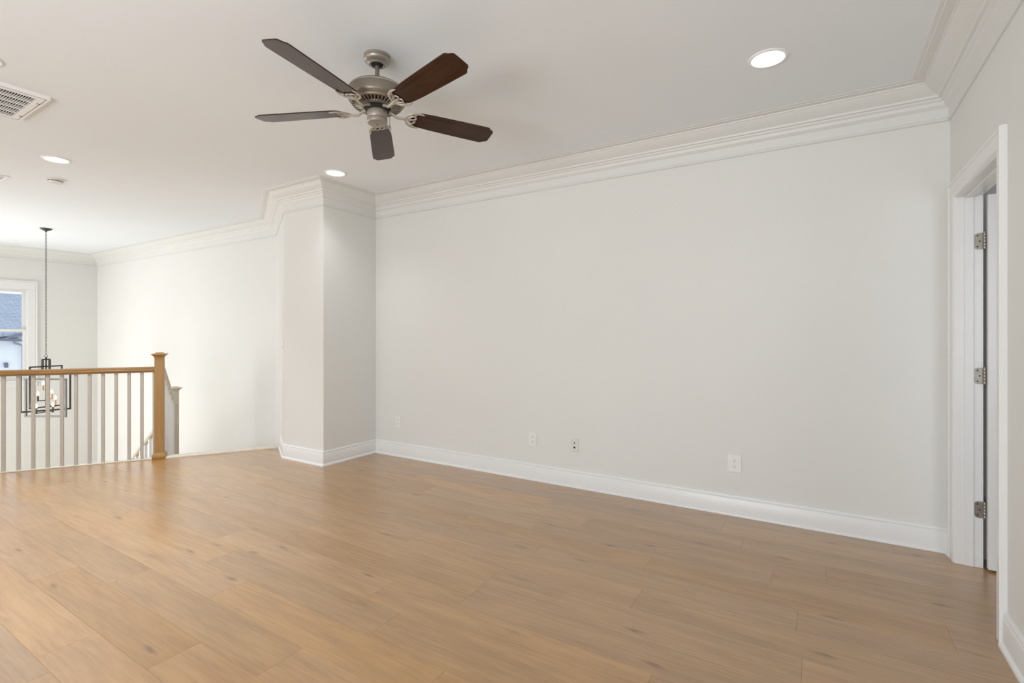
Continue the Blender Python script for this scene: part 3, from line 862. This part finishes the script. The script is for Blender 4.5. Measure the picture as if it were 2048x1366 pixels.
def register(x0, x1, y0, y1, label, along):
    t = thing('air_register', label, 'ceiling vent', ((x0 + x1) / 2, (y0 + y1) / 2, H))
    hx, hy = abs(x1 - x0) / 2, abs(y1 - y0) / 2; b = 0.022
    bm = NB()
    for lo, hi in (((-hx, -hy, -0.008), (hx, -hy + b, 0)), ((-hx, hy - b, -0.008), (hx, hy, 0)), ((-hx, -hy + b, -0.008), (-hx + b, hy - b, 0)), ((hx - b, -hy + b, -0.008), (hx, hy - b, 0))):
        add_b(bm, lo, hi, 0.003)
    link('frame', bm, 'white_metal', t)
    bm = NB(); add_b(bm, (-hx + b - 0.003, -hy + b - 0.003, -0.003), (hx - b + 0.003, hy - b + 0.003, -0.0005)); link('duct', bm, 'grey_void', t)
    bm = NB()
    n = int((2 * (hx if along == 'Y' else hy) - 2 * b) / 0.016)
    for i in range(n):
        if along == 'Y':
            xx = -hx + b + 0.008 + i * 0.016
            add_box(bm, (0, 0, 0), (0.0012, 2 * hy - 2 * b, 0.009), 0, Matrix.Translation((xx, 0, -0.005)) @ Matrix.Rotation(0.7, 4, 'Y'))
        else:
            y_ = -hy + b + 0.008 + i * 0.016
            add_box(bm, (0, 0, 0), (2 * hx - 2 * b, 0.0012, 0.009), 0, Matrix.Translation((0, y_, -0.005)) @ Matrix.Rotation(0.7, 4, 'X'))
    link('louvres', bm, 'white_metal', t)
register(-7.36, -7.025, -2.72, -2.345, 'white ceiling register cut by the left edge beside the smoke detector', 'Y')
register(-11.90, -11.75, -1.60, -1.137, 'small white ceiling register near the far wall above the window', 'X')

# ------------------------------------------------------------------ smoke detector
sd = thing('smoke_detector', 'round white smoke detector on the left ceiling below a recessed light', 'smoke detector', (-6.79, -2.095, H))
bm = NB(); add_lathe(bm, [(0.0, 0.0), (0.064, 0.0), (0.066, -0.006), (0.064, -0.013), (0.058, -0.014), (0.0, -0.014)], 40, cap=False); link('base', bm, 'white_plastic', sd, 40)
bm = NB(); add_lathe(bm, [(0.0, -0.013), (0.053, -0.013), (0.053, -0.022), (0.0, -0.021)], 40, cap=False); link('vent_gap', bm, 'grey_void', sd, 40)
bm = NB(); add_lathe(bm, [(0.0, -0.021), (0.058, -0.021), (0.060, -0.027), (0.057, -0.035), (0.046, -0.039), (0.028, -0.041), (0.026, -0.046), (0.0, -0.047)], 40, cap=False); link('cover', bm, 'white_plastic', sd, 40)
bm = NB(); add_box(bm, (0.0385, -0.0435, -0.0245), (0.014, 0.014, 0.010), 0.002, Matrix.Identity(4)); link('status_light', bm, 'led_green', sd)

# ------------------------------------------------------------------ wall plates
def plate_mesh(w, h, t=0.006):
    bm = NB(); add_box(bm, (0, -t / 2, 0), (w, t, h), 0.0022, seg=2); return bm
def wy_cyl(bm, x, z, r, y0, y1, seg=20, flat=None):
    m = Matrix.Translation((x, 0, z)) @ Matrix.Rotation(PI / 2, 4, 'X')
    add_lathe(bm, [(r, -y0), (r, -y1)], seg, (0, 0, 0), m)
def outlet(x, z, w, h, label):
    t = thing('wall_outlet', label, 'outlet', (x, 0, z), 0, 'duplex outlets on the long wall')
    link('cover_plate', plate_mesh(w, h), 'white_plastic', t)
    for s in (1, -1):
        bm = NB()
        pts = []
        rr, cut = 0.0172, 0.0135
        for k in range(32):
            a = 2 * PI * k / 32
            pts.append((max(-0.0172, min(0.0172, rr * math.cos(a))), max(-cut, min(cut, rr * math.sin(a)))))
        a_ = [bm.verts.new((px, -0.0055, s * 0.0195 + pz)) for px, pz in pts]; b_ = [bm.verts.new((px, -0.0082, s * 0.0195 + pz)) for px, pz in pts]
        bm.faces.new(a_); bm.faces.new(b_[::-1])
        for i in range(32): bm.faces.new((a_[i], a_[(i + 1) % 32], b_[(i + 1) % 32], b_[i]))
        r = link('receptacle', bm, 'white_plastic', t)
        bm = NB()
        add_b(bm, (-0.0075, -0.0086, s * 0.0195 + 0.0000), (-0.0052, -0.0080, s * 0.0195 + 0.0085)); add_b(bm, (0.0052, -0.0086, s * 0.0195 + 0.0008), (0.0075, -0.0080, s * 0.0195 + 0.0078))
        wy_cyl(bm, 0.0, s * 0.0195 - 0.0068, 0.0030, -0.0080, -0.0086, 12)
        link('slots', bm, 'black', r)
    bm = NB(); wy_cyl(bm, 0, 0, 0.0030, -0.0055, -0.0070, 14); link('screw', bm, 'white_metal', t)
    return t
outlet(-4.417, 0.360, 0.074, 0.118, 'white duplex outlet low on the long wall nearest the pier, leftmost')
outlet(-2.797, 0.357, 0.080, 0.122, 'white duplex outlet on the long wall just left of the cable jack plate')
outlet(-1.163, 0.366, 0.090, 0.124, 'larger white duplex outlet low on the long wall nearest the door, rightmost')
dp = thing('cable_jack_plate', 'pale wall plate with one round jack over one square black port', 'wall plate', (-2.397, 0, 0.351))
link('cover_plate', plate_mesh(0.072, 0.108), pmat('ivory_plastic', (0.74, 0.72, 0.66), 0.4, var=(9, 0.01)), dp)
bm = NB(); wy_cyl(bm, 0, 0.020, 0.0075, -0.005, -0.0085, 16); wy_cyl(bm, 0, 0.020, 0.0045, -0.0085, -0.013, 12); link('round_jack', bm, 'steel', dp, 40)
bm = NB(); add_b(bm, (-0.0075, -0.0066, -0.026), (0.0075, -0.0055, -0.011)); link('square_port', bm, 'black', dp)
bm = NB(); wy_cyl(bm, 0, 0.042, 0.003, -0.0055, -0.0068, 12); link('screw', bm, 'white_metal', dp)
bm = NB(); wy_cyl(bm, 0, -0.042, 0.003, -0.0055, -0.0068, 12); link('screw', bm, 'white_metal', dp)
# switch plate on the slanting return of the pier
rd = (Vector(P2) - Vector(P1)).normalized()
sp_ = Vector(P1) + rd * 0.13
swp = thing('light_switch', 'white two toggle switch plate on the slanting stair side of the pier', 'light switch', (sp_.x, sp_.y, 1.147), math.atan2(rd.y, rd.x) + PI)
link('cover_plate', plate_mesh(0.116, 0.116), 'white_plastic', swp)
for sx, up_ in ((-0.023, 1), (0.023, -1)):
    bm = NB(); add_box(bm, (0, 0, 0), (0.009, 0.018, 0.009), 0.002, Matrix.Translation((sx, -0.012, up_ * 0.004)) @ Matrix.Rotation(-up_ * 0.5, 4, 'X')); link('toggle', bm, 'white_plastic', swp)

# ------------------------------------------------------------------ chandelier over the foyer
ch = thing('chandelier', 'dark open frame lantern chandelier hanging on a long chain over the foyer', 'chandelier', (-9.73, -1.359, H), YAW)
bm = NB(); add_lathe(bm, [(0.0, 0.0), (0.065, 0.0), (0.066, -0.006), (0.056, -0.016), (0.030, -0.030), (0.012, -0.036), (0.010, -0.046), (0.0, -0.048)], 36, cap=False); link('ceiling_canopy', bm, 'gunmetal', ch, 35)
# chain of links
bm = NB()
zc = -0.045; k = 0
while zc > -1.71:
    pts = []
    for q in range(12):
        a = 2 * PI * q / 12
        pts.append((0.0108 * math.cos(a), 0.0, zc - 0.027 + 0.027 * math.sin(a)))
    if k % 2: pts = [(0.0, p[0], p[2]) for p in pts]
    add_tube(bm, pts, 0.0026, 6, closed=True)
    zc -= 0.047; k += 1
add_tube(bm, [(0.019 * math.cos(2 * PI * q / 16), 0, -1.762 + 0.022 * math.sin(2 * PI * q / 16)) for q in range(16)], 0.0036, 6, closed=True)
link('chain', bm, 'greymetal', ch, 50)
def bar(bm, a, b, t=0.011):
    a = Vector(a); b = Vector(b); d = b - a; L0 = d.length
    m = Matrix.Translation((a + b) / 2) @ d.to_track_quat('X', 'Z').to_matrix().to_4x4()
    add_box(bm, (0, 0, 0), (L0, 2 * t, 2 * t), 0.0015, m)
def rect(name, m, w0, w1, zt, zb, yaw, t, yoff=0.0):
    bm = NB()
    for a, b in (((w0 - t, yoff, zt), (w1 + t, yoff, zt)), ((w0 - t, yoff, zb), (w1 + t, yoff, zb)), ((w0, yoff, zt), (w0, yoff, zb)), ((w1, yoff, zt), (w1, yoff, zb))):
        bar(bm, a, b, t)
    bmesh.ops.transform(bm, matrix=Matrix.Rotation(yaw, 4, 'Z'), verts=bm.verts[:])
    return link(name, bm, m, ch)
zz = lambda v: v - H
rect('cage_frame', 'gunmetal', -0.25, 0.25, zz(0.765), zz(0.231), math.radians(43), 0.011)
rect('cage_frame', 'gunmetal', -0.184, 0.184, zz(0.837), zz(0.280), math.radians(72), 0.009, 0.0)
rect('cage_frame', 'greymetal', -0.278, 0.272, zz(0.660), zz(0.147), 0.0, 0.011, 0.0)
bm = NB()
for (bx_, by_) in ((-0.052, 0.0), (0.0, -0.05), (0.052, 0.0), (0.0, 0.05)):
    bar(bm, (bx_, by_, zz(0.935)), (bx_, by_, zz(0.80)), 0.009)
bar(bm, (-0.055, 0, zz(0.935)), (0.055, 0, zz(0.935)), 0.007); bar(bm, (0, -0.055, zz(0.935)), (0, 0.055, zz(0.935)), 0.007)
bar(bm, (0, 0, zz(0.97)), (0, 0, zz(0.30)), 0.008)
link('stem', bm, 'gunmetal', ch)
bulbs = [(-0.134, 0.10, 0.588, 'copper'), (-0.064, -0.05, 0.458, 'candle'), (-0.012, 0.10, 0.472, 'copper'), (0.082, 0.05, 0.393, 'copper'), (0.205, -0.12, 0.319, 'candle'), (0.008, -0.15, 0.302, 'candle')]
for (bx_, by_, bz_, mm) in bulbs:
    bm = NB()
    bar(bm, (0, 0, zz(bz_ - 0.09)), (bx_, by_, zz(bz_ - 0.09)), 0.006)
    arm = link('arm', bm, 'copper' if mm == 'copper' else 'gunmetal', ch)
    bm = NB(); add_lathe(bm, [(0.014, zz(bz_ - 0.095)), (0.012, zz(bz_ - 0.090)), (0.0105, zz(bz_ - 0.02)), (0.007, zz(bz_ - 0.018))], 14, (bx_, by_, 0)); link('candle_sleeve', bm, mm, arm, 40)
    bm = NB(); add_lathe(bm, [(0.006, zz(bz_ - 0.02)), (0.010, zz(bz_ - 0.010)), (0.0145, zz(bz_ + 0.004)), (0.014, zz(bz_ + 0.014)), (0.009, zz(bz_ + 0.026)), (0.003, zz(bz_ + 0.038))], 14, (bx_, by_, 0)); link('bulb', bm, 'bulb', arm, 60)
